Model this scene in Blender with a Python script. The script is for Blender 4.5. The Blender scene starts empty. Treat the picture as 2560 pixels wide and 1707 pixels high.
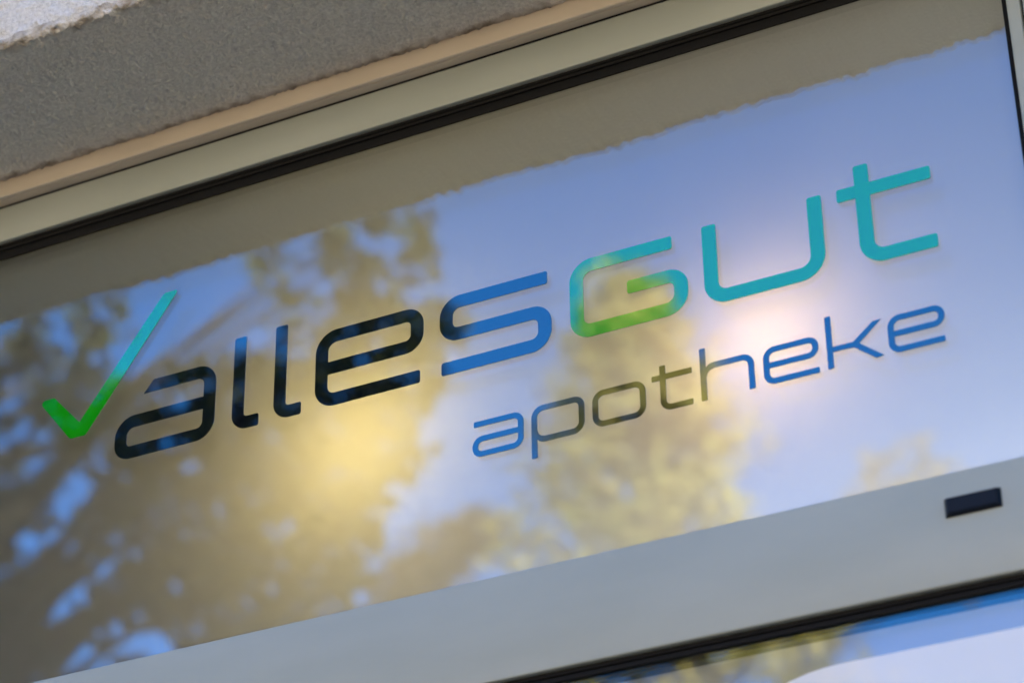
import bpy, bmesh, math, random
from mathutils import Vector, Matrix, noise

# ------------------------------------------------------------------ camera, sky, sun, exposure
S = bpy.context.scene
C = S.collection
Z0 = 2.90                       # height of the sign centre above the pavement
YAW, PITCH, ROLL = 0.45378717, 0.53697539, -0.01464307
DIST = 2.54

fwd = Vector((-math.sin(YAW) * math.cos(PITCH), math.cos(YAW) * math.cos(PITCH), math.sin(PITCH)))
r0 = Vector((math.cos(YAW), math.sin(YAW), 0.0))
u0 = r0.cross(fwd)
cr = math.cos(ROLL) * r0 + math.sin(ROLL) * u0
cu = -math.sin(ROLL) * r0 + math.cos(ROLL) * u0
cam = bpy.data.cameras.new('camera')
cam_o = bpy.data.objects.new('camera', cam)
C.objects.link(cam_o)
CAMP = Vector((0, 0, Z0)) - DIST * fwd
cam_o.matrix_world = Matrix(((cr.x, cu.x, -fwd.x, CAMP.x), (cr.y, cu.y, -fwd.y, CAMP.y), (cr.z, cu.z, -fwd.z, CAMP.z), (0, 0, 0, 1)))
cam.sensor_width = 36.0
cam.lens = 6506.5 * 36.0 / 2560.0
cam.clip_start = 0.05
cam.clip_end = 2000
cam.dof.use_dof = True
cam.dof.focus_distance = 2.60
cam.dof.aperture_fstop = 4.5
cam.dof.aperture_blades = 0
S.camera = cam_o

SUN_EL, SUN_AZ = math.radians(30), math.radians(50)     # azimuth from +Y towards +X
w = bpy.data.worlds.new('World')
S.world = w
w.use_nodes = True
nt = w.node_tree
nt.nodes.clear()
sky = nt.nodes.new('ShaderNodeTexSky')
sky.sky_type = 'NISHITA'
sky.sun_disc = False
sky.sun_elevation = SUN_EL
sky.sun_rotation = SUN_AZ
sky.altitude = 300
sky.air_density = 1.0
sky.dust_density = 0.2
sky.ozone_density = 8.0
hsv = nt.nodes.new('ShaderNodeHueSaturation')
hsv.inputs['Saturation'].default_value = 1.17
bg = nt.nodes.new('ShaderNodeBackground')
bg.inputs['Strength'].default_value = 0.11
out = nt.nodes.new('ShaderNodeOutputWorld')
nt.links.new(sky.outputs[0], hsv.inputs['Color'])
nt.links.new(hsv.outputs[0], bg.inputs[0])
nt.links.new(bg.outputs[0], out.inputs[0])

sl = bpy.data.lights.new('sun', 'SUN')
sl.energy = 5.0
sl.angle = math.radians(0.5)
sl.color = (1.0, 0.86, 0.66)
so = bpy.data.objects.new('sun', sl)
C.objects.link(so)
sd = Vector((math.sin(SUN_AZ) * math.cos(SUN_EL), math.cos(SUN_AZ) * math.cos(SUN_EL), math.sin(SUN_EL)))
so.rotation_euler = sd.to_track_quat('Z', 'Y').to_euler()
so.location = (0, 20, 20)

S.view_settings.view_transform = 'Standard'
S.view_settings.look = 'None'
S.view_settings.exposure = 2.35
S.view_settings.gamma = 1.0
S.view_settings.use_curve_mapping = False
S.render.engine = 'CYCLES'
S.cycles.use_denoising = True
S.cycles.max_bounces = 12
S.cycles.transparent_max_bounces = 16
S.cycles.sample_clamp_indirect = 8.0

random.seed(7)

# ------------------------------------------------------------------ helpers
def mat(name, color=(0.5, 0.5, 0.5), rough=0.5, spec=0.5, metal=0.0):
    m = bpy.data.materials.new(name)
    m.use_nodes = True
    b = m.node_tree.nodes['Principled BSDF']
    b.inputs['Base Color'].default_value = (*color, 1)
    b.inputs['Roughness'].default_value = rough
    b.inputs['Specular IOR Level'].default_value = spec
    b.inputs['Metallic'].default_value = metal
    return m

def nodes(m):
    return m.node_tree.nodes, m.node_tree.links, m.node_tree.nodes['Principled BSDF']

def grain(m, scale, lo, hi, bump=0.0, dist=0.001, detail=6, stretch=(1, 1, 1)):
    """object-space noise varying the base colour between lo and hi, with an optional bump"""
    n, l, b = nodes(m)
    tc = n.new('ShaderNodeTexCoord')
    mp = n.new('ShaderNodeMapping')
    mp.inputs['Scale'].default_value = stretch
    t = n.new('ShaderNodeTexNoise')
    t.inputs['Scale'].default_value = scale
    t.inputs['Detail'].default_value = detail
    r = n.new('ShaderNodeValToRGB')
    r.color_ramp.elements[0].position = 0.32
    r.color_ramp.elements[1].position = 0.68
    r.color_ramp.elements[0].color = (*lo, 1)
    r.color_ramp.elements[1].color = (*hi, 1)
    l.new(tc.outputs['Object'], mp.inputs[0])
    l.new(mp.outputs[0], t.inputs['Vector'])
    l.new(t.outputs[0], r.inputs[0])
    l.new(r.outputs[0], b.inputs['Base Color'])
    if bump:
        bp = n.new('ShaderNodeBump')
        bp.inputs['Strength'].default_value = bump
        bp.inputs['Distance'].default_value = dist
        l.new(t.outputs[0], bp.inputs['Height'])
        l.new(bp.outputs[0], b.inputs['Normal'])
    return m

def link_mesh(name, me, m, parent=None):
    if m:
        me.materials.append(m)
    o = bpy.data.objects.new(name, me)
    C.objects.link(o)
    if parent:
        o.parent = parent
        o.matrix_parent_inverse = Matrix.Identity(4)
        pl = parent
        off = Vector((0, 0, 0))
        while pl:
            off += Vector(pl.location)
            pl = pl.parent
        o.location = -off          # meshes are modelled in world coordinates
    return o

def from_data(name, v, f, m, parent=None, smooth=False):
    me = bpy.data.meshes.new(name)
    me.from_pydata(v, [], f)
    me.update()
    if smooth:
        for p in me.polygons:
            p.use_smooth = True
    return link_mesh(name, me, m, parent)

def tag(o, label=None, cat=None, group=None, kind=None):
    if label: o['label'] = label
    if cat: o['category'] = cat
    if group: o['group'] = group
    if kind: o['kind'] = kind
    return o

def empty(name, loc, label, cat, group=None):
    o = bpy.data.objects.new(name, None)
    C.objects.link(o)
    o.location = loc
    o.empty_display_size = 0.1
    return tag(o, label, cat, group)

def bm_box(bm, x0, x1, y0, y1, z0, z1):
    vs = [bm.verts.new(p) for p in ((x0, y0, z0), (x1, y0, z0), (x1, y1, z0), (x0, y1, z0), (x0, y0, z1), (x1, y0, z1), (x1, y1, z1), (x0, y1, z1))]
    for q in ((0, 3, 2, 1), (4, 5, 6, 7), (0, 1, 5, 4), (1, 2, 6, 5), (2, 3, 7, 6), (3, 0, 4, 7)):
        bm.faces.new([vs[i] for i in q])

def box(name, x0, x1, y0, y1, z0, z1, m, parent=None, bevel=0.0, seg=2):
    bm = bmesh.new()
    bm_box(bm, x0, x1, y0, y1, z0, z1)
    if bevel:
        bmesh.ops.bevel(bm, geom=bm.edges[:], offset=bevel, segments=seg, affect='EDGES', profile=0.6)
    me = bpy.data.meshes.new(name)
    bm.to_mesh(me)
    bm.free()
    if bevel:
        for p in me.polygons:
            p.use_smooth = True
        try:
            me.set_sharp_from_angle(angle=math.radians(35))
        except Exception:
            pass
    return link_mesh(name, me, m, parent)

def extrude_profile(name, prof, x0, x1, m, parent=None):
    """closed profile of (y, z) points swept along x"""
    n = len(prof)
    v = [(x0, y, z) for y, z in prof] + [(x1, y, z) for y, z in prof]
    f = [(i, (i + 1) % n, n + (i + 1) % n, n + i) for i in range(n)]
    f += [tuple(range(n - 1, -1, -1)), tuple(range(n, 2 * n))]
    o = from_data(name, v, f, m, parent)
    bm = bmesh.new(); bm.from_mesh(o.data)
    bmesh.ops.recalc_face_normals(bm, faces=bm.faces)
    bm.to_mesh(o.data); bm.free()
    return o

# ------------------------------------------------------------------ materials
def plaster(name, lo, hi):
    m = mat(name, hi, 0.92, 0.2)
    grain(m, 240, lo, hi, 1.0, 0.004, 3)
    return m

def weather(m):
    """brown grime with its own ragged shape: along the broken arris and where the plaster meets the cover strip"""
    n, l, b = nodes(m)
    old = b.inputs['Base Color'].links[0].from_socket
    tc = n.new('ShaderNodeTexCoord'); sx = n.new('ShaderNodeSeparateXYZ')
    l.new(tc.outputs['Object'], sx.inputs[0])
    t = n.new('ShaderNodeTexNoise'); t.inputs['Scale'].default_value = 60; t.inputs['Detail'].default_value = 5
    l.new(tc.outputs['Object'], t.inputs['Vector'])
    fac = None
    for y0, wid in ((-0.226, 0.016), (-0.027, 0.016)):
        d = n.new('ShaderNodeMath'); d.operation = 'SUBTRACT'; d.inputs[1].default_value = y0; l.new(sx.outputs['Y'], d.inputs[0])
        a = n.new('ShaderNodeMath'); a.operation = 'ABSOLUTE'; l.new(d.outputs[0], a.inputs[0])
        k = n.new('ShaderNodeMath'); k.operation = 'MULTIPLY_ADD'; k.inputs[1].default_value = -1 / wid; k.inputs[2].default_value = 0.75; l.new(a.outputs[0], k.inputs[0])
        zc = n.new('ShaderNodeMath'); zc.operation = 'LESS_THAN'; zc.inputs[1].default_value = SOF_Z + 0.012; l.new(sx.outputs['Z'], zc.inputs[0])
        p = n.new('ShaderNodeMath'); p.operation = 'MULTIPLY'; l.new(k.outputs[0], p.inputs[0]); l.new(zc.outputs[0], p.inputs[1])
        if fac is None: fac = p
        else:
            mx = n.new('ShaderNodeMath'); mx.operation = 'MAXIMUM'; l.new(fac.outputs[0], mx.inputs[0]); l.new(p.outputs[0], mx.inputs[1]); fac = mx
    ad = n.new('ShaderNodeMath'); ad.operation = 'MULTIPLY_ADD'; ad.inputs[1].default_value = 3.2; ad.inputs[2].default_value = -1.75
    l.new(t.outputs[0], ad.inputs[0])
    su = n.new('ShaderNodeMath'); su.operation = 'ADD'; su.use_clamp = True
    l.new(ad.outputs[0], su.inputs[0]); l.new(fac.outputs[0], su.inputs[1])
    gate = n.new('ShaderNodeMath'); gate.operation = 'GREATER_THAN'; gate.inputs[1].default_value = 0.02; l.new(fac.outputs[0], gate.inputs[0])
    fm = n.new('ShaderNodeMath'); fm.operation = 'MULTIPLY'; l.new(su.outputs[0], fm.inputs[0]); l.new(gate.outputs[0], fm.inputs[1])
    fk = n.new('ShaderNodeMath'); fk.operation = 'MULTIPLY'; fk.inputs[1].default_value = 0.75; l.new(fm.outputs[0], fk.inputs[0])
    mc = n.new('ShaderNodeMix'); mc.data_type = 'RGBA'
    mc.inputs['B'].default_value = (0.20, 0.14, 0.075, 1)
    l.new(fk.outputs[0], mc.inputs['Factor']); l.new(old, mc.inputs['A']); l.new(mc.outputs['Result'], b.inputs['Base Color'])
SOF_Z = Z0 + 0.370
M_WALL = plaster('white_plaster', (0.70, 0.655, 0.575), (0.90, 0.85, 0.75))
weather(M_WALL)
M_ALU = mat('grey_powder_coat', (0.36, 0.35, 0.32), 0.36, 0.35)
grain(M_ALU, 24, (0.355, 0.385, 0.345), (0.385, 0.415, 0.375), 0.02, 0.0006, 4, (0.25, 1, 1))
def specks(m):
    """sparse fly specks and faint rub marks"""
    n, l, b = nodes(m)
    old = b.inputs['Base Color'].links[0].from_socket
    tc = n.new('ShaderNodeTexCoord')
    v = n.new('ShaderNodeTexVoronoi'); v.inputs['Scale'].default_value = 7
    l.new(tc.outputs['Object'], v.inputs['Vector'])
    lt = n.new('ShaderNodeMath'); lt.operation = 'LESS_THAN'; lt.inputs[1].default_value = 0.02; l.new(v.outputs['Distance'], lt.inputs[0])
    mp = n.new('ShaderNodeMapping'); mp.inputs['Scale'].default_value = (3, 60, 160)
    t = n.new('ShaderNodeTexNoise'); t.inputs['Scale'].default_value = 1.6; t.inputs['Detail'].default_value = 6
    l.new(tc.outputs['Object'], mp.inputs[0]); l.new(mp.outputs[0], t.inputs['Vector'])
    rr = n.new('ShaderNodeMapRange'); rr.inputs[1].default_value = 0.35; rr.inputs[2].default_value = 0.75; rr.inputs[3].default_value = 0.30; rr.inputs[4].default_value = 0.46
    l.new(t.outputs[0], rr.inputs[0]); l.new(rr.outputs[0], b.inputs['Roughness'])
    k = n.new('ShaderNodeMath'); k.operation = 'MULTIPLY'; k.inputs[1].default_value = 0.75; l.new(lt.outputs[0], k.inputs[0])
    mc = n.new('ShaderNodeMix'); mc.data_type = 'RGBA'; mc.inputs['B'].default_value = (0.06, 0.05, 0.04, 1)
    l.new(k.outputs[0], mc.inputs['Factor']); l.new(old, mc.inputs['A']); l.new(mc.outputs['Result'], b.inputs['Base Color'])
specks(M_ALU)
M_BEIGE = mat('beige_cover_strip', (0.62, 0.53, 0.42), 0.5, 0.4)
grain(M_BEIGE, 9, (0.66, 0.57, 0.45), (0.74, 0.64, 0.51), 0.0, 0.001, 5, (1, 3, 3))
M_GREYSTRIP = mat('grey_head_strip', (0.30, 0.29, 0.28), 0.5, 0.4)
M_RUBBER = mat('black_rubber', (0.005, 0.005, 0.005), 0.6, 0.15)
M_SPACER = mat('black_spacer', (0.008, 0.008, 0.009), 0.6, 0.3)
M_CAP = mat('black_plastic', (0.004, 0.006, 0.011), 0.3, 0.2)
M_CONC = mat('pavement_stone', (0.11, 0.07, 0.04), 0.9, 0.2)
grain(M_CONC, 4, (0.082, 0.052, 0.03), (0.135, 0.087, 0.05), 0.2, 0.003)
M_ASPH = mat('asphalt', (0.055, 0.053, 0.05), 0.9, 0.2)
grain(M_ASPH, 30, (0.04, 0.039, 0.037), (0.07, 0.067, 0.063), 0.2, 0.003)
M_KERB = mat('kerb_stone', (0.36, 0.34, 0.31), 0.9, 0.2)
M_GRASS = mat('dry_lawn', (0.20, 0.19, 0.07), 0.95, 0.1)
grain(M_GRASS, 3, (0.05, 0.06, 0.02), (0.12, 0.10, 0.04))
M_BARK = mat('bark', (0.09, 0.065, 0.045), 0.95, 0.1)
grain(M_BARK, 18, (0.05, 0.036, 0.026), (0.13, 0.10, 0.07), 0.6, 0.01, 6, (3, 3, 0.6))
M_INT = mat('interior_paint', (0.13, 0.125, 0.12), 0.9, 0.2)
M_ROOF = mat('roof_felt', (0.10, 0.10, 0.10), 0.9, 0.2)

def glass_mat(name, tint=(1, 1, 1), mul=1.0):
    """clear pane: straight-through transparency plus a mirror reflection by Fresnel (Schlick), same from both sides"""
    m = bpy.data.materials.new(name)
    m.use_nodes = True
    n, l = m.node_tree.nodes, m.node_tree.links
    n.clear()
    lw = n.new('ShaderNodeLayerWeight'); lw.inputs[0].default_value = 0.5
    pw = n.new('ShaderNodeMath'); pw.operation = 'POWER'; pw.inputs[1].default_value = 5
    ma = n.new('ShaderNodeMath'); ma.operation = 'MULTIPLY_ADD'
    ma.inputs[1].default_value = 0.96 * mul; ma.inputs[2].default_value = 0.042 * mul
    tr = n.new('ShaderNodeBsdfTransparent'); tr.inputs[0].default_value = (0.985, 0.992, 0.988, 1)
    gl = n.new('ShaderNodeBsdfGlossy'); gl.inputs['Color'].default_value = (*tint, 1); gl.inputs['Roughness'].default_value = 0.0
    mx = n.new('ShaderNodeMixShader'); o = n.new('ShaderNodeOutputMaterial')
    l.new(lw.outputs['Facing'], pw.inputs[0]); l.new(pw.outputs[0], ma.inputs[0]); l.new(ma.outputs[0], mx.inputs[0])
    l.new(tr.outputs[0], mx.inputs[1]); l.new(gl.outputs[0], mx.inputs[2]); l.new(mx.outputs[0], o.inputs[0])
    return m

TINT = (0.78, 0.95, 1.0)
M_GLASS = glass_mat('clear_glass', TINT, 2.8)

def gloss_over(name, base_sockets, fac0, tint, rough=0.0):
    """a body shader under a mirror-smooth coat"""
    m = bpy.data.materials.new(name)
    m.use_nodes = True
    n, l = m.node_tree.nodes, m.node_tree.links
    n.clear()
    body = base_sockets(n, l)
    lw = n.new('ShaderNodeLayerWeight'); lw.inputs[0].default_value = 0.5
    pw = n.new('ShaderNodeMath'); pw.operation = 'POWER'; pw.inputs[1].default_value = 5
    ma = n.new('ShaderNodeMath'); ma.operation = 'MULTIPLY_ADD'
    ma.inputs[1].default_value = 0.9; ma.inputs[2].default_value = fac0
    gl = n.new('ShaderNodeBsdfGlossy'); gl.inputs['Color'].default_value = (*tint, 1); gl.inputs['Roughness'].default_value = rough
    mx = n.new('ShaderNodeMixShader'); o = n.new('ShaderNodeOutputMaterial')
    l.new(lw.outputs['Facing'], pw.inputs[0]); l.new(pw.outputs[0], ma.inputs[0]); l.new(ma.outputs[0], mx.inputs[0])
    l.new(body, mx.inputs[1]); l.new(gl.outputs[0], mx.inputs[2]); l.new(mx.outputs[0], o.inputs[0])
    return m

def sheet_body(diff, trans):
    def f(n, l):
        d = n.new('ShaderNodeBsdfDiffuse'); d.inputs[0].default_value = (*diff, 1)
        t = n.new('ShaderNodeBsdfTranslucent'); t.inputs[0].default_value = (*trans, 1)
        a = n.new('ShaderNodeAddShader')
        l.new(d.outputs[0], a.inputs[0]); l.new(t.outputs[0], a.inputs[1])
        return a.outputs[0]
    return f

def paint_body(col):
    def f(n, l):
        d = n.new('ShaderNodeBsdfDiffuse'); d.inputs[0].default_value = (*col, 1)
        return d.outputs[0]
    return f

M_SHEET = gloss_over('white_backlit_sheet', sheet_body((0.055, 0.057, 0.058), (0.455, 0.438, 0.40)), 0.065, (0.40, 0.75, 1.0))
M_FILM = gloss_over('frosted_film', sheet_body((0.10, 0.10, 0.10), (0.20, 0.195, 0.185)), 0.06, (0.30, 0.42, 1.0))
M_BLACK = gloss_over('black_vinyl', paint_body((0.006, 0.007, 0.009)), 0.24, TINT)
M_GREEN = gloss_over('green_vinyl', paint_body((0.003, 0.37, 0.003)), 0.24, TINT)
M_GREEN2 = gloss_over('sea_green_vinyl', paint_body((0.008, 0.36, 0.022)), 0.24, TINT)
M_STICKER = gloss_over('white_vinyl', paint_body((0.78, 0.78, 0.78)), 0.06, (1, 1, 1))

# ------------------------------------------------------------------ ground
def structure(o):
    return tag(o, kind='structure')

structure(box('ground', -250, 250, -250, 250, -0.6, -0.14, M_GRASS))
structure(box('pavement', -40, 40, -4.2, 0.1, -0.139, 0.0, M_CONC))
structure(box('kerb', -40, 40, -4.36, -4.2, -0.139, 0.004, M_KERB, None, 0.012))
structure(box('road', -40, 40, -11.2, -4.36, -0.139, -0.12, M_ASPH))
structure(box('kerb', -40, 40, -11.36, -11.2, -0.139, 0.004, M_KERB, None, 0.012))
structure(box('pavement', -40, 40, -14.5, -11.36, -0.139, 0.0, M_CONC))

# ------------------------------------------------------------------ building
OX0, OX1 = -1.35, 1.62                       # the shopfront opening
SOF = Z0 + 0.370                             # underside of the lintel
WY = -0.230                                  # outer face of the wall
bld = empty('pharmacy_building', (0, 0, 0), 'white rough plastered wall whose shaded underside roofs the sign window', 'building')

def plaster_corner():
    """the lintel: rough underside, crumbling arris and the foot of the outer wall, as one displaced sheet"""
    step = 0.0033
    prof = []
    y = 0.03
    while y > WY + 0.006:
        prof.append((y, SOF, 0, -1)); y -= step
    for k in range(5):
        a = k / 4 * math.pi / 2
        prof.append((WY + 0.006 - 0.006 * math.sin(a), SOF + 0.006 - 0.006 * math.cos(a), -math.sin(a), -math.cos(a)))
    z = SOF + 0.006 + step
    while z < SOF + 0.30:
        prof.append((WY, z, -1, 0)); z += step
    prof.append((WY, SOF + 0.30, -1, 0))
    nx = int((OX1 - OX0) / step)
    v, f = [], []
    for i in range(nx + 1):
        x = OX0 + (OX1 - OX0) * i / nx
        # slow wander of the arris
        wob = 0.0035 * noise.noise((x * 9, 1.3, 0)) + 0.0022 * noise.noise((x * 31, 5.3, 0))
        for j, (py, pz, ny, nz) in enumerate(prof):
            p = Vector((x, py, pz))
            q = Vector((x * 125, py * 190, pz * 190))
            d = noise.noise(q) * 0.6 + noise.noise(q * 2.1) * 0.4
            d = 0.0046 * (abs(d) * 1.7 - 0.3) + 0.0010 * noise.noise(p * 40) + 0.0012 * noise.noise(p * 14)
            near = max(0.0, 1 - math.hypot(py - WY, pz - SOF) / 0.03)
            d += wob * near + near * (0.0042 * noise.noise(p * 110) + 0.0022 * noise.noise(p * 260))
            if py > -0.03:
                d *= max(0.0, min(1.0, (0.004 - py) / 0.03))
            v.append((x, py + ny * d, pz + nz * d))
    m = len(prof)
    for i in range(nx):
        for j in range(m - 1):
            a = i * m + j
            f.append((a, a + 1, a + m + 1, a + m))
    o = from_data('plaster_lintel', v, f, M_WALL, bld, True)
    return o

lintel = plaster_corner()
TOP = 13.5
bm = bmesh.new()
bm_box(bm, -14, 5, WY, 0.9, SOF + 0.30, TOP)                     # unseen upper storeys, height and right end set to shade the near tree
bm_box(bm, -14, OX0, WY, 0.9, 0.0, SOF + 0.30)                   # wall either side of the shopfront
bm_box(bm, OX1, 5, WY, 0.9, 0.0, SOF + 0.30)
bm_box(bm, OX0, OX1, WY + 0.05, 0.9, SOF + 0.02, SOF + 0.30)    # core of the lintel
bm_box(bm, -14, 5, 0.9, 9, 0.0, TOP)                             # the house behind
me = bpy.data.meshes.new('wall'); bm.to_mesh(me); bm.free()
link_mesh('wall', me, M_WALL, bld)
box('roof', -14.2, 5.2, WY - 0.25, 9.2, TOP, TOP + 0.25, M_ROOF, bld)
# linings of the shop room behind the panes
box('interior_wall', OX0 + 0.002, OX1 - 0.002, 0.55, 0.56, 0.01, SOF + 0.018, M_INT, bld)

# ------------------------------------------------------------------ sign window (the glazed band above the shop window)
win = empty('sign_window', (0, 0, Z0), 'long aluminium window band with milky backlit pane behind the lettering', 'window')
FX0, FX1 = OX0 + 0.001, OX1 - 0.001

def z(mm):
    return Z0 + mm / 1000.0

extrude_profile('cover_strip', [(-0.0265, z(376)), (-0.0265, z(348.6)), (-0.0255, z(347.6)), (-0.0215, z(347.5)), (-0.0215, z(348.6)), (-0.0208, z(348.6)), (-0.0208, z(347.3)), (0.03, z(347.3)), (0.03, z(376))], FX0, FX1, M_BEIGE, win)
box('shade_strip', FX0, FX1, -0.0106, -0.0093, z(345.9), z(347.2), M_SPACER, win)  # black strip put in for the dark line of shade above the rail

def rail(name, za, zb, x0=FX0, x1=FX1, y0=-0.010, y1=0.030, r=0.0016):
    pr = []
    for (cy, cz, a0) in ((y0 + r, zb - r, 90), (y0 + r, za + r, 180)):
        for k in range(4):
            a = math.radians(a0 + 90 * k / 3)
            pr.append((cy + r * math.cos(a), cz + r * math.sin(a)))
    pr += [(y1, za), (y1, zb)]
    o = extrude_profile(name, pr, x0, x1, M_ALU, win)
    for p in o.data.polygons: p.use_smooth = True
    try: o.data.set_sharp_from_angle(angle=math.radians(40))
    except Exception: pass
    return o

rail('top_rail', z(300.6), z(346.4), y0=-0.0095)
brail = rail('bottom_rail', z(-357.6), z(-253.4))
# black rubber seals
def seal(name, za, zb, y0, x0=FX0, x1=0.524):
    zm = (za + zb) / 2
    return extrude_profile(name, [(y0 + 0.001, zb), (y0, zb - 0.0012), (y0, zm + 0.0012), (y0 + 0.0015, zm), (y0, zm - 0.0012), (y0 + 0.0004, za + 0.0005), (y0 + 0.0015, za), (0.006, za), (0.006, zb)], x0, x1, M_RUBBER, win)
seal('gasket', z(291.5), z(300.4), -0.0045)
box('gasket', FX0, 0.524, -0.0028, -0.0002, z(280.6), z(291.2), M_RUBBER, win, 0.0006)
box('spacer', FX0, 0.5235, 0.0045, 0.0185, z(297.5), z(299.6), M_SPACER, win)
seal('gasket', z(-368.5), z(-357.7), -0.004)
box('gasket', FX0, 0.5235, 0.0045, 0.0185, z(-263.0), z(-257.5), M_SPACER, win)
# upright between this window and the next
def upright(name, x0, x1, y0, m, r=0.002):
    o = box(name, x0, x1, y0, 0.03, z(-357.4), z(299.6), m, win, r, 3)
    return o
upright('mullion', 0.5262, 0.5392, -0.0095, M_ALU)
upright('mullion', 0.5420, 0.5860, -0.0120, M_ALU)
box('shade_strip', 0.5393, 0.5419, -0.002, 0.02, z(-357.4), z(299.6), M_SPACER, win)  # black fill put in for the shade between the uprights
box('gasket', 0.5207, 0.5261, -0.003, 0.0185, z(-253.0), z(299.5), M_RUBBER, win, 0.0008)
# panes
pane = box('glass_pane', FX0, 0.5206, 0.0, 0.004, z(-257.0), z(299.5), M_GLASS, win)
sheet = box('backing_sheet', FX0, 0.5206, 0.0193, 0.0203, z(-266.0), z(310.0), M_SHEET, win)
tag(sheet, 'milky white sheet behind the glass with two warm glows')
box('glass_pane', 0.5865, FX1, 0.0, 0.004, z(-257.0), z(299.5), M_GLASS, win)
box('backing_sheet', 0.5865, FX1, 0.0193, 0.0203, z(-266.0), z(310.0), M_SHEET, win)

# drain cap: small chamfered hood screwed on the bottom rail
bm = bmesh.new()
cx0, cx1, cz0, cz1 = 0.4150, 0.4655, z(-296.2), z(-278.4)
yf = -0.0102
b0 = [(cx0, yf, cz0), (cx1, yf, cz0), (cx1, yf, cz1), (cx0, yf, cz1)]
t0 = [(cx0 + .0035, yf - .0048, cz0 + .0022), (cx1 - .0035, yf - .0048, cz0 + .0022), (cx1 - .0035, yf - .0048, cz1 - .0012), (cx0 + .0035, yf - .0048, cz1 - .0012)]
vb = [bm.verts.new(p) for p in b0]; vt = [bm.verts.new(p) for p in t0]
bm.faces.new(vt)
for k in range(4):
    bm.faces.new((vb[k], vb[(k + 1) % 4], vt[(k + 1) % 4], vt[k]))
bm.faces.new(vb[::-1])
bmesh.ops.bevel(bm, geom=[e for e in bm.edges if all(v in vt for v in e.verts)], offset=0.0007, segments=2, affect='EDGES')
bmesh.ops.recalc_face_normals(bm, faces=bm.faces)
me = bpy.data.meshes.new('drain_cap'); bm.to_mesh(me); bm.free()
cap = link_mesh('drain_cap', me, M_CAP, brail)
cap['label'] = 'small black drain cap on the grey rail'

# ------------------------------------------------------------------ lower shop window
low = empty('shop_window', (0, 0, 0.0), 'lower shop window pane with frosted film below the grey rail', 'window')
box('glass_pane', FX0, FX1, 0.0, 0.004, 0.30, z(-358.0), M_GLASS, low)
box('spacer', FX0, FX1, 0.0075, 0.0185, z(-371.0), z(-358.0), M_SPACER, low)
box('frosted_film', FX0, FX1, 0.0193, 0.0203, 0.30, z(-350.0), M_FILM, low)
box('sill', FX0, FX1, -0.03, 0.03, 0.0, 0.295, M_ALU, low, 0.003)

# white sticker with big round corners on the lower pane
def sticker():
    xc, zc, hx, hz, r = 0.389, z(-404.2 - 240), 0.246, 0.240, 0.165
    pts = []
    for (sx, sz, a0) in ((1, 1, 0), (-1, 1, 90), (-1, -1, 180), (1, -1, 270)):
        for k in range(17):
            a = math.radians(a0 + 90 * k / 16)
            pts.append((xc + sx * (hx - r) + r * math.cos(a), zc + sz * (hz - r) + r * math.sin(a)))
    n = len(pts)
    v = [(x, -0.0008, zz) for x, zz in pts] + [(x, -0.0003, zz) for x, zz in pts]
    f = [tuple(range(n - 1, -1, -1)), tuple(range(n, 2 * n))] + [(i, (i + 1) % n, n + (i + 1) % n, n + i) for i in range(n)]
    o = from_data('window_sticker', v, f, M_STICKER)
    bm = bmesh.new(); bm.from_mesh(o.data); bmesh.ops.recalc_face_normals(bm, faces=bm.faces); bm.to_mesh(o.data); bm.free()
    return tag(o, 'white sticker with broad rounded corners on the lower shop window', 'sticker')
sticker()

# ------------------------------------------------------------------ lettering stuck on the outside of the pane
sign = empty('shop_sign', (0, 0, Z0), 'green tick and lettering alles Gut apotheke stuck on the glass', 'sign')
YF, YB = -0.0009, -0.0003

def fillet(pts, radii):
    res = []
    n = len(pts)
    for i, p in enumerate(pts):
        if i == 0 or i == n - 1 or radii[i] == 0:
            res.append(Vector(p)); continue
        a, b, c = Vector(pts[i - 1]), Vector(p), Vector(pts[i + 1])
        d0, d1 = (a - b).normalized(), (c - b).normalized()
        ang = d0.angle(d1)
        t = radii[i] / math.tan(ang / 2)
        p0, p1 = b + d0 * t, b + d1 * t
        cen = b + (d0 + d1).normalized() * (radii[i] / math.sin(ang / 2))
        v0, v1 = p0 - cen, p1 - cen
        a0 = math.atan2(v0.y, v0.x); a1 = math.atan2(v1.y, v1.x)
        da = (a1 - a0 + math.pi) % (2 * math.pi) - math.pi
        for k in range(13):
            aa = a0 + da * k / 12
            res.append(cen + Vector((math.cos(aa), math.sin(aa))) * radii[i])
    return res

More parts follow.
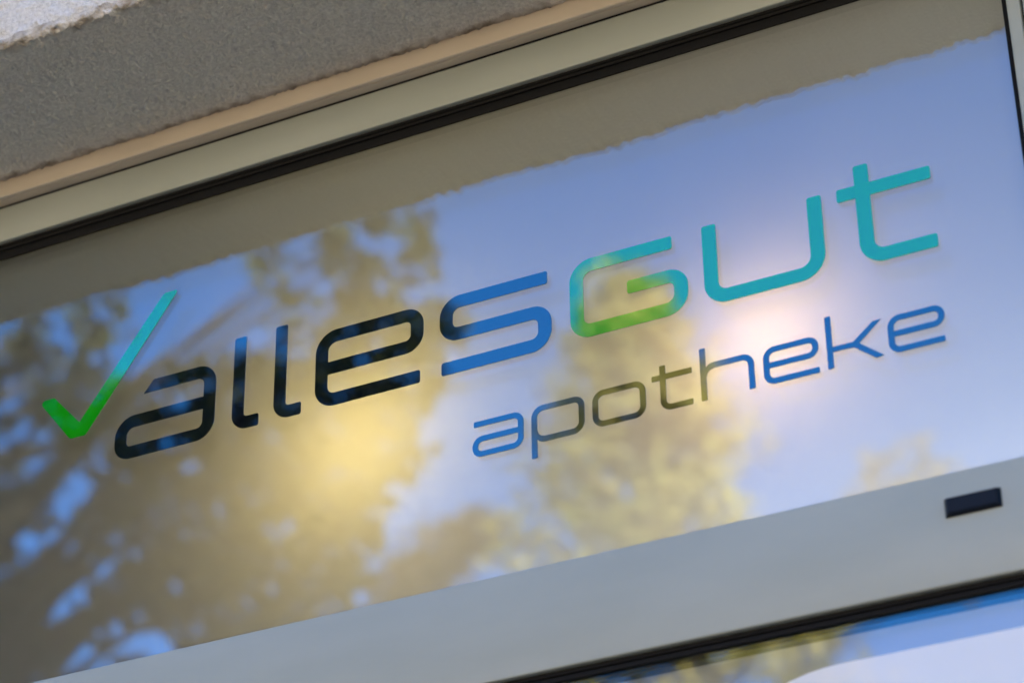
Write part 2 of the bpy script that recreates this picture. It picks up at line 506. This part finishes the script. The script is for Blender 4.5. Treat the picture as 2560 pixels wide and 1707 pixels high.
class Glyph:
    def __init__(self):
        self.polys = []
    def stroke(self, pts, radii, hw, cap0=0.0, cap1=0.0, skew0=0.0):
        """ribbon of half width hw; cap = rounding of the free end; skew0 shifts the left edge of the first section"""
        P = fillet(pts, [0] + list(radii) + [0])
        # add sections for the rounded ends
        def ends(P, cap):
            d = (P[1] - P[0]).normalized()
            return [P[0] + d * (cap * k / 5) for k in range(6)] + P[1:], [hw - (cap - math.sqrt(max(0, cap * cap - (cap - cap * k / 5) ** 2))) for k in range(6)]
        w = [hw] * len(P)
        if cap0:
            P, w0 = ends(P, cap0); w = w0 + [hw] * (len(P) - 6)
        if cap1:
            P2, w1 = ends(P[::-1], cap1); w2 = w1 + w[::-1][1:]
            P, w = P2[::-1], w2[::-1]
        L, R = [], []
        for i, p in enumerate(P):
            t = (P[min(i + 1, len(P) - 1)] - P[max(i - 1, 0)]).normalized()
            nrm = Vector((-t.y, t.x))
            L.append(p + nrm * w[i]); R.append(p - nrm * w[i])
        if skew0:
            L[0] = L[0] + (P[1] - P[0]).normalized() * skew0
        self.polys.append(('ribbon', L, R))
        return self
    def poly(self, pts):
        self.polys.append(('poly', [Vector(p) for p in pts], None))
        return self
    def loop(self, x0, x1, z0, z1, r, hw):
        L, R = [], []
        for (cx, cz, a0) in ((x1 - r, z1 - r, 0), (x0 + r, z1 - r, 90), (x0 + r, z0 + r, 180), (x1 - r, z0 + r, 270)):
            for k in range(13):
                a = math.radians(a0 + 90 * k / 12)
                d = Vector((math.cos(a), math.sin(a)))
                L.append(Vector((cx, cz)) + d * (r - hw)); R.append(Vector((cx, cz)) + d * (r + hw))
        L.append(L[0].copy()); R.append(R[0].copy())
        self.polys.append(('ribbon', L, R))
        return self
    def build(self, name, m, label):
        v, f = [], []
        def add(pt, y):
            v.append((pt.x / 1000, y, Z0 + pt.y / 1000)); return len(v) - 1
        for kind, L, R in self.polys:
            if kind == 'poly':
                n = len(L)
                a = [add(p, YF) for p in L]; b = [add(p, YB) for p in L]
                f.append(tuple(a)); f.append(tuple(b[::-1]))
                for i in range(n):
                    f.append((a[i], a[(i + 1) % n], b[(i + 1) % n], b[i]))
            else:
                n = len(L)
                la = [add(p, YF) for p in L]; ra = [add(p, YF) for p in R]
                lb = [add(p, YB) for p in L]; rb = [add(p, YB) for p in R]
                for i in range(n - 1):
                    f.append((la[i], la[i + 1], ra[i + 1], ra[i]))
                    f.append((lb[i], rb[i], rb[i + 1], lb[i + 1]))
                    f.append((la[i], lb[i], lb[i + 1], la[i + 1]))
                    f.append((ra[i], ra[i + 1], rb[i + 1], rb[i]))
                f.append((la[0], ra[0], rb[0], lb[0])); f.append((la[-1], lb[-1], rb[-1], ra[-1]))
        o = from_data(name, v, f, m, sign)
        bm = bmesh.new(); bm.from_mesh(o.data)
        bmesh.ops.recalc_face_normals(bm, faces=bm.faces)
        bm.to_mesh(o.data); bm.free()
        o['label'] = label
        return o

def round_poly(pts, radii):
    n = len(pts)
    res = []
    for i in range(n):
        tri = [pts[i - 1], pts[i], pts[(i + 1) % n]]
        if radii[i] == 0:
            res.append(Vector(pts[i]))
        else:
            res += fillet(tri, [0, radii[i], 0])[1:-1]
    return res

H = 7.3
# tick: two convex arms meeting along the inner corner so that no face is concave
tk = [(-565.2, 79.6), (-545.2, 79.6), (-510.1, 41.4), (-412.6, 173.6), (-393.8, 173.6), (-501.0, 23.8), (-520.6, 23.8)]
rp = round_poly(tk, [4, 4, 0, 5, 2.5, 5, 5])
g = Glyph(); g.poly(rp)
g.build('tick_mark', M_GREEN, 'green tick in front of the word alles')

Glyph().stroke([(-430.2, 61.9), (-347.9, 61.9), (-347.9, -11.7), (-455.4, -11.7), (-455.4, 24.6), (-355.3, 24.6)], [15.5, 14.5, 12.5, 16], H, 0, 0, 12).build('letter', M_BLACK, 'black letter a after the tick')
# slanted start of that first bar
bpy.data.objects['letter'].data.update()
Glyph().stroke([(-312.5, 90.6), (-312.5, -12), (-287.3, -12)], [11.5], 7.05, 2.2, 2.2).build('letter', M_BLACK, 'first black letter l, next to the a')
Glyph().stroke([(-263.0, 90.8), (-263.0, -12), (-237.5, -12)], [11.5], 7.05, 2.2, 2.2).build('letter', M_BLACK, 'second black letter l, next to the e')
Glyph().stroke([(-207.3, 25.0), (-104.9, 25.0), (-104.9, 61.7), (-214.4, 61.7), (-214.4, -12.0), (-101.3, -12.0)], [13.5, 13.0, 17, 15.5], H, 0, 2.4).build('letter', M_BLACK, 'black letter e before the blue s')
Glyph().stroke([(39.8, 62.2), (-72.1, 62.2), (-72.1, 25.4), (36.1, 25.0), (36.1, -11.9), (-77.3, -11.9)], [15.5, 13.5, 13.5, 15], H, 2.4, 2.4).build('letter', M_BLACK, 'letter s looking blue with mirrored sky')
Glyph().stroke([(172.8, 63.0), (70.8, 63.0), (70.8, -10.8), (180.2, -10.8), (180.2, 25.4), (124.3, 25.6)], [17, 14.5, 16, 13.5], H, 2.6, 2.6).build('letter', M_GREEN2, 'teal capital G')
Glyph().stroke([(211.3, 70.6), (211.3, -11.5), (318.7, -11.5), (318.7, 70.4)], [16, 19], 7.3, 2.6, 2.6).build('letter', M_GREEN2, 'teal letter u')
Glyph().stroke([(366.8, 91.3), (366.8, -12.0), (433.6, -12.0)], [17], 7.3, 2.6, 2.6).stroke([(341.3, 62.7), (359.45, 62.7)], [], 7.2, 2.4, 0).stroke([(433.3, 62.6), (374.15, 62.6)], [], 7.2, 2.4, 0).build('letter', M_GREEN2, 'teal letter t')
h = 3.05
Glyph().stroke([(-41.9, -83.1), (8.4, -83.1), (8.4, -116.0), (-40.4, -116.0), (-40.4, -99.6), (5.3, -99.6)], [8, 8.5, 7, 8], h, 1.0, 0).build('letter', M_BLACK, 'small letter a under the s')
Glyph().stroke([(22.7, -135.3), (22.7, -82.6), (72.5, -82.6), (72.5, -116.5), (34.0, -116.5)], [9.5, 8, 9.5], h, 1.0, 0).poly([(25.8, -105.6), (27.0, -109.6), (30.0, -112.5), (34.0, -113.42), (34.0, -119.58), (30.2, -119.0), (27.4, -117.7), (25.8, -115.8)]).build('letter', M_BLACK, 'small letter p')
Glyph().loop(86.8, 135.9, -115.9, -82.7, 9.0, h).build('letter', M_BLACK, 'small letter o')
Glyph().stroke([(156.7, -70.1), (156.7, -115.8), (186.4, -115.8)], [8], h, 1.0, 1.0).stroke([(145.4, -82.5), (153.6, -82.5)], [], h, 1.0, 0).stroke([(186.3, -82.4), (159.8, -82.4)], [], h, 1.0, 0).build('letter', M_BLACK, 'small letter t')
Glyph().stroke([(197.6, -62.9), (197.6, -118.5)], [], h, 1.0, 1.0).stroke([(209.0, -83.1), (245.3, -83.1), (245.3, -118.5)], [9], h, 0, 0.8).poly([(200.7, -94.0), (201.9, -90.3), (204.6, -87.5), (209.0, -86.2), (209.0, -80.0), (205.6, -80.5), (202.6, -81.8), (200.7, -83.8)]).build('letter', M_BLACK, 'small letter h')
Glyph().stroke([(263.1, -98.8), (308.4, -98.8), (308.4, -82.6), (260.0, -82.6), (260.0, -115.9), (311.0, -115.9)], [7.5, 7.5, 9, 8], h, 0, 1.0).build('letter', M_BLACK, 'first small letter e, over the pinkish glow')
Glyph().stroke([(321.9, -63.1), (321.9, -118.3)], [], 2.95, 1.0, 1.0).poly([(324.9, -95.9), (344.4, -95.9), (350.3, -98.9), (344.5, -101.7), (324.9, -101.6)]).poly([(344.4, -95.9), (364.6, -79.5), (372.8, -79.3), (350.3, -98.9)]).poly([(350.3, -98.9), (372.8, -117.4), (365.2, -118.4), (344.5, -101.7)]).build('letter', M_BLACK, 'small letter k')
Glyph().stroke([(383.7, -98.5), (428.6, -98.5), (428.6, -82.5), (380.7, -82.5), (380.7, -115.4), (430.0, -115.4)], [7.5, 7.5, 9, 8], h, 0, 1.0).build('letter', M_BLACK, 'last small letter e')

# ------------------------------------------------------------------ lamps behind the sheet
def emission(name, col, s):
    m = bpy.data.materials.new(name); m.use_nodes = True
    n, l = m.node_tree.nodes, m.node_tree.links
    n.clear()
    e = n.new('ShaderNodeEmission'); e.inputs[0].default_value = (*col, 1); e.inputs[1].default_value = s
    o = n.new('ShaderNodeOutputMaterial'); l.new(e.outputs[0], o.inputs[0])
    return m
M_BULB1 = emission('warm_bulb', (1.0, 0.79, 0.32), 48)
M_BULB2 = emission('bright_bulb', (1.0, 0.65, 0.37), 24)
M_METAL = mat('brushed_steel', (0.5, 0.5, 0.5), 0.35, 0.5, 1.0)

def lamp(x, zz, hgt, m, label):
    o = empty('spot_lamp', (x, 0.0203 + hgt, zz), label, 'lamp', 'lamps glowing behind the milky sheet')
    bm = bmesh.new(); bmesh.ops.create_uvsphere(bm, u_segments=24, v_segments=14, radius=0.02)
    bmesh.ops.translate(bm, verts=bm.verts, vec=(x, 0.0203 + hgt, zz))
    me = bpy.data.meshes.new('bulb'); bm.to_mesh(me); bm.free()
    for p in me.polygons: p.use_smooth = True
    link_mesh('bulb', me, m, o)
    # socket and stem back to the room wall
    v, f = [], []
    secs = [(0.016, 0.014), (0.019, 0.020), (0.045, 0.022), (0.050, 0.010), (0.53 - hgt, 0.010)]
    n = 20
    for d, r in secs:
        for k in range(n):
            a = 2 * math.pi * k / n
            v.append((x + r * math.cos(a), 0.0203 + hgt + d, zz + r * math.sin(a)))
    for i in range(len(secs) - 1):
        for k in range(n):
            f.append((i * n + k, i * n + (k + 1) % n, (i + 1) * n + (k + 1) % n, (i + 1) * n + k))
    f.append(tuple(range(n)))
    from_data('socket', v, f, M_METAL, o, True)
lamp(-0.178, z(-58), 0.123, M_BULB1, 'yellowish lamp glowing through the sheet under the letters alle')
lamp(0.252, z(-60), 0.082, M_BULB2, 'pinkish white lamp glowing through the sheet at the letters he')

# ------------------------------------------------------------------ unseen houses across the street, added to bounce warm sunlight onto the facade
M_TILE = mat('roof_tiles', (0.30, 0.12, 0.07), 0.85, 0.2)
M_PANE = mat('dark_window_glass', (0.03, 0.035, 0.04), 0.08, 0.5)
M_WHITE = mat('white_frame_paint', (0.75, 0.75, 0.73), 0.5, 0.4)
def fill_house(x0, x1, hgt, col, label):
    o = empty('unseen_fill_house', ((x0 + x1) / 2, -28.0, -0.139), label, 'house')
    m = mat('bounce_render', col, 0.9, 0.2)
    grain(m, 2, tuple(c * 0.93 for c in col), tuple(min(1, c * 1.05) for c in col))
    box('wall', x0, x1, -38, -28, -0.139, hgt, m, o)
    extrude_profile('roof', [(-27.6, hgt + 0.002), (-38.4, hgt + 0.002), (-33, hgt + 1.6)], x0, x1, M_TILE, o)
    nw = int((x1 - x0) // 2.6)
    for fl in range(int(hgt // 3)):
        for k in range(nw):
            xc = x0 + (x1 - x0) * (k + 0.5) / nw
            f = box('window', xc - 0.55, xc + 0.55, -28.05, -27.97, 0.9 + fl * 3.0, 2.4 + fl * 3.0, M_WHITE, o)
            box('window_glass', xc - 0.47, xc + 0.47, -27.969, -27.96, 0.98 + fl * 3.0, 2.32 + fl * 3.0, M_PANE, f)
fill_house(-46, -30.05, 12.5, (0.70, 0.58, 0.38), 'unseen ochre house added at the far left as warm bounce')
fill_house(-30, -16.05, 12.0, (0.78, 0.68, 0.50), 'unseen cream house added behind the golden tree as warm bounce')
fill_house(-16, -2.05, 12.5, (0.74, 0.58, 0.42), 'unseen peach house added across the street as warm bounce')
fill_house(-2, 13.95, 12.0, (0.78, 0.66, 0.46), 'unseen pale yellow house added opposite the shop window as warm bounce')
fill_house(14, 32, 12.5, (0.72, 0.62, 0.48), 'unseen beige house added at the far right as warm bounce')

# ------------------------------------------------------------------ trees across the street (seen mirrored in the glass)
def leaf_mat(name, cols):
    m = bpy.data.materials.new(name); m.use_nodes = True
    n, l = m.node_tree.nodes, m.node_tree.links
    n.clear()
    g = n.new('ShaderNodeNewGeometry')
    r = n.new('ShaderNodeValToRGB')
    while len(r.color_ramp.elements) < len(cols): r.color_ramp.elements.new(0.5)
    for i, c in enumerate(cols):
        r.color_ramp.elements[i].position = i / (len(cols) - 1)
        r.color_ramp.elements[i].color = (*c, 1)
    d = n.new('ShaderNodeBsdfDiffuse'); t = n.new('ShaderNodeBsdfTranslucent'); a = n.new('ShaderNodeMixShader'); a.inputs[0].default_value = 0.3
    o = n.new('ShaderNodeOutputMaterial')
    l.new(g.outputs['Random Per Island'], r.inputs[0])
    l.new(r.outputs[0], d.inputs[0]); l.new(r.outputs[0], t.inputs[0])
    l.new(d.outputs[0], a.inputs[1]); l.new(t.outputs[0], a.inputs[2]); l.new(a.outputs[0], o.inputs[0])
    return m

M_LEAF_DARK = leaf_mat('dark_leaves', [(0.030, 0.036, 0.012), (0.055, 0.060, 0.018), (0.10, 0.085, 0.022)])
M_LEAF_GOLD = leaf_mat('golden_leaves', [(0.24, 0.20, 0.04), (0.44, 0.34, 0.08), (0.54, 0.42, 0.15), (0.34, 0.30, 0.07)])
M_LEAF_OLIVE = leaf_mat('olive_leaves', [(0.09, 0.10, 0.03), (0.15, 0.15, 0.05), (0.20, 0.18, 0.05)])
M_LEAF_GREEN = leaf_mat('yellow_green_leaves', [(0.05, 0.07, 0.015), (0.09, 0.11, 0.025), (0.13, 0.13, 0.03)])
M_LEAF_RUST = leaf_mat('rusty_leaves', [(0.04, 0.03, 0.036), (0.065, 0.046, 0.054), (0.085, 0.06, 0.064)])
M_LEAF_HAZE = leaf_mat('hazy_leaves', [(0.17, 0.13, 0.115), (0.23, 0.18, 0.15)])  # pale leaf tones, distant haze put into the colour

def rnd_dir():
    while True:
        d = Vector((random.uniform(-1, 1), random.uniform(-1, 1), random.uniform(-1, 1)))
        if 0.05 < d.length < 1:
            return d.normalized()

def leaves(v, f, c, rad, n, size, flat=1.0, lean=0.8):
    for _ in range(n):
        d = rnd_dir() * rad * random.random() ** 0.45
        p = c + Vector((d.x, d.y, d.z * flat))
        nrm = (rnd_dir() + sd * lean).normalized()      # leaves turn somewhat to the light
        a = nrm.orthogonal().normalized(); b = nrm.cross(a)
        ang = random.uniform(0, 6.283)
        a, b = a * math.cos(ang) + b * math.sin(ang), b * math.cos(ang) - a * math.sin(ang)
        if b.length < 0.01: continue
        b.normalize()
        s = size * random.uniform(0.7, 1.25)
        k = len(v)
        v += [p - a * s * 0.5, p + b * s * 0.33, p + a * s * 0.5, p - b * s * 0.33]
        f.append((k, k + 1, k + 2, k + 3))

def tube(v, f, a, b, ra, rb, n=7):
    d = (b - a).normalized()
    s = d.orthogonal().normalized(); t = d.cross(s)
    k = len(v)
    for p, r in ((a, ra), (b, rb)):
        for i in range(n):
            an = 2 * math.pi * i / n
            v.append(p + (s * math.cos(an) + t * math.sin(an)) * r)
    for i in range(n):
        f.append((k + i, k + (i + 1) % n, k + n + (i + 1) % n, k + n + i))

def tree(name, base, height, trunk_r, clusters, leaf, size, label, per, flat=1.0, every=2, fixed=0):
    """clusters: (centre, radius). Limbs run from the trunk to every third clump."""
    o = empty(name, base, label, 'tree')
    tv, tf = [], []
    b = Vector(base)
    knots = [b + Vector((random.uniform(-.12, .12) * k, random.uniform(-.12, .12) * k, height * k / 6)) for k in range(7)]
    knots[0] = b
    for k in range(6):
        tube(tv, tf, knots[k], knots[k + 1], trunk_r * (1 - k / 6.6), trunk_r * (1 - (k + 1) / 6.6), 12)
    lv, lf, counts = [], [], []
    for i, (c, r) in enumerate(clusters):
        if i % every == 0:
            hz = max(b.z + height * 0.25, min(b.z + height * 0.95, c.z - 0.6 * (Vector((c.x, c.y, 0)) - Vector((b.x, b.y, 0))).length))
            kk = (hz - b.z) / height * 6
            k0 = min(5, int(kk))
            st = knots[k0].lerp(knots[k0 + 1], kk - k0)
            mid = st.lerp(c, 0.5) + Vector((0, 0, 0.12 * (c - st).length))
            rr = trunk_r * 0.22
            tube(tv, tf, st, mid, rr, rr * 0.6); tube(tv, tf, mid, c, rr * 0.6, rr * 0.15)
        n0 = len(lf)
        leaves(lv, lf, c, r, fixed or int(per * (r ** 2)), size, flat)
        counts.append(len(lf) - n0)
    from_data('trunk', tv, tf, M_BARK, o, True)
    mats = leaf if isinstance(leaf, list) else [leaf]
    cr_o = from_data('crown', lv, lf, mats[0], o)
    for mm in mats[1:]: cr_o.data.materials.append(mm)
    if len(mats) > 1:
        k = 0
        for cnt in counts:
            ix = 0 if random.random() < 0.6 else 1
            for q in range(cnt):
                cr_o.data.polygons[k].material_index = ix; k += 1
    return o

def spot(u, vv, L):
    """place across the street, at distance L from the shop wall, that the pane mirrors towards the photographer at (u, vv)"""
    d = fwd * 6506.5 + cr * (u - 1280) - cu * (vv - 853.5)
    t = -CAMP.y / d.y
    t2 = (L - CAMP.y) / d.y
    p = CAMP + d * t2
    return Vector((p.x, -L, p.z))

# the big shaded tree close by, its fringe hanging over the upper left of the pane
patches = [  # where its boughs hang (as mirrored): centre, half sizes, sparseness (-1 closed leaf mass, 0 half open)
    (610, 1260, 300, 330, -1.0), (800, 1080, 230, 220, -0.6), (110, 1260, 330, 520, 0.08), (195, 1015, 120, 90, -0.9),
    (150, 850, 170, 110, -0.05), (400, 1060, 190, 100, -0.35), (940, 890, 200, 200, -0.28), (930, 660, 180, 150, -0.12),
    (740, 720, 170, 130, 0.10), (500, 1600, 420, 200, 0.14), (800, 1450, 100, 170, 0.10), (330, 735, 80, 45, 0.05),
    (-400, 1300, 350, 700, -0.3), (200, 1950, 900, 250, -0.4)]
cl = []
rs = random.Random(11)
for _ in range(9500):
    u, vv = rs.uniform(-650, 1180), rs.uniform(470, 2100)
    best = 2.0
    for (cu_, cv_, ru, rv, thr) in patches:
        d = math.hypot((u - cu_) / ru, (vv - cv_) / rv)
        if d < 1.15:
            best = min(best, thr + 1.5 * max(0.0, d - 0.72))
    if best > 0.8:
        continue
    g = noise.noise((u / 44, vv / 62, 3.7)) + 0.6 * noise.noise((u / 22, vv / 27, 9.1))
    if g > best:
        cl.append((spot(u, vv, rs.uniform(6.4, 7.8)), rs.uniform(0.04, 0.09)))
tree('street_tree', (-6.9, -7.4, -0.139), 8.2, 0.24, cl, [M_LEAF_DARK, M_LEAF_GREEN], 0.078, 'dark leafy street tree close to the shop, mirrored at the left of the pane', 0, every=55, fixed=4)

# golden conical tree in the sun
cl = []
base = spot(1745, 1400, 20.0); base.z = -0.139
apex = spot(1562, 680, 20.0)
Ht = apex.z - base.z
for i in range(430):
    tt = 0.42 + 0.58 * random.random() ** 0.85 if i < 340 else random.uniform(0.1, 0.45)
    zz = base.z + Ht * (0.18 + 0.80 * tt)
    rad = 0.1 + 5.0 * (1 - tt) ** 0.8 * random.uniform(0.08, 1.0) ** 0.8
    an = random.uniform(0, 2 * math.pi)
    c = Vector((base.x + (apex.x - base.x) * tt + rad * math.cos(an), base.y + rad * math.sin(an), zz))
    cl.append((c, random.uniform(0.2, 0.5)))
for k in range(10):
    cl.append((apex + Vector((random.uniform(-.12, .12) * (1 + k * .3), random.uniform(-.3, .3), -0.16 * k)), 0.18))
tree('golden_tree', tuple(base), Ht * 0.97, 0.26, cl, [M_LEAF_GOLD, M_LEAF_OLIVE], 0.16, 'golden sunlit pointed tree, mirrored behind the word apotheke', 210)

# rusty tree further off, low between the two
cl = []
base = spot(1120, 1500, 25.0); base.z = -0.139
for (u, vv, su, sv, n) in ((1010, 1470, 40, 30, 5), (1085, 1400, 22, 45, 5), (1190, 1350, 32, 24, 5), (1050, 1470, 40, 30, 5), (1000, 1580, 120, 50, 10), (1150, 1680, 200, 70, 16)):
    for _ in range(n):
        cl.append((spot(u + random.gauss(0, .5) * su, vv + random.gauss(0, .5) * sv, random.uniform(23.5, 26.5)), random.uniform(0.3, 0.6)))
tree('rusty_tree', tuple(base), 12.0, 0.28, cl, M_LEAF_RUST, 0.2, 'reddish brown tree mirrored low between the dark and the golden tree', 190)

# far crown at the right, its leaf colour paled for haze
cl = []
base = spot(1960, 1500, 25.0); base.z = -0.139
for _ in range(46):
    u, vv = random.uniform(2130, 2430), random.uniform(1140, 1400)
    if vv < 1140 + abs(u - 2250) * 0.6: vv += 120
    cl.append((spot(u, vv, random.uniform(24, 26.5)), random.uniform(0.4, 0.7)))
tree('far_tree', tuple(base), 13.0, 0.1, cl, M_LEAF_HAZE, 0.2, 'far tree with haze-paled leaves mirrored low at the right of the pane', 42)

# glowing panel added in the shop room to brighten the sheet from behind
lp = empty('sheet_fill_light', (0.8, 0.38, 1.96), 'long light panel added inside the shop to brighten the milky sheet', 'lamp', 'lamps glowing behind the milky sheet')
M_FILL_PANEL = emission('fill_panel', (1.0, 0.98, 0.96), 4.4)
box('fill_face', 0.10, OX1 - 0.1, 0.36, 0.38, 1.98, 2.42, M_FILL_PANEL, lp)
box('fill_back', 0.08, OX1 - 0.08, 0.3805, 0.40, 1.96, 2.44, M_METAL, lp)
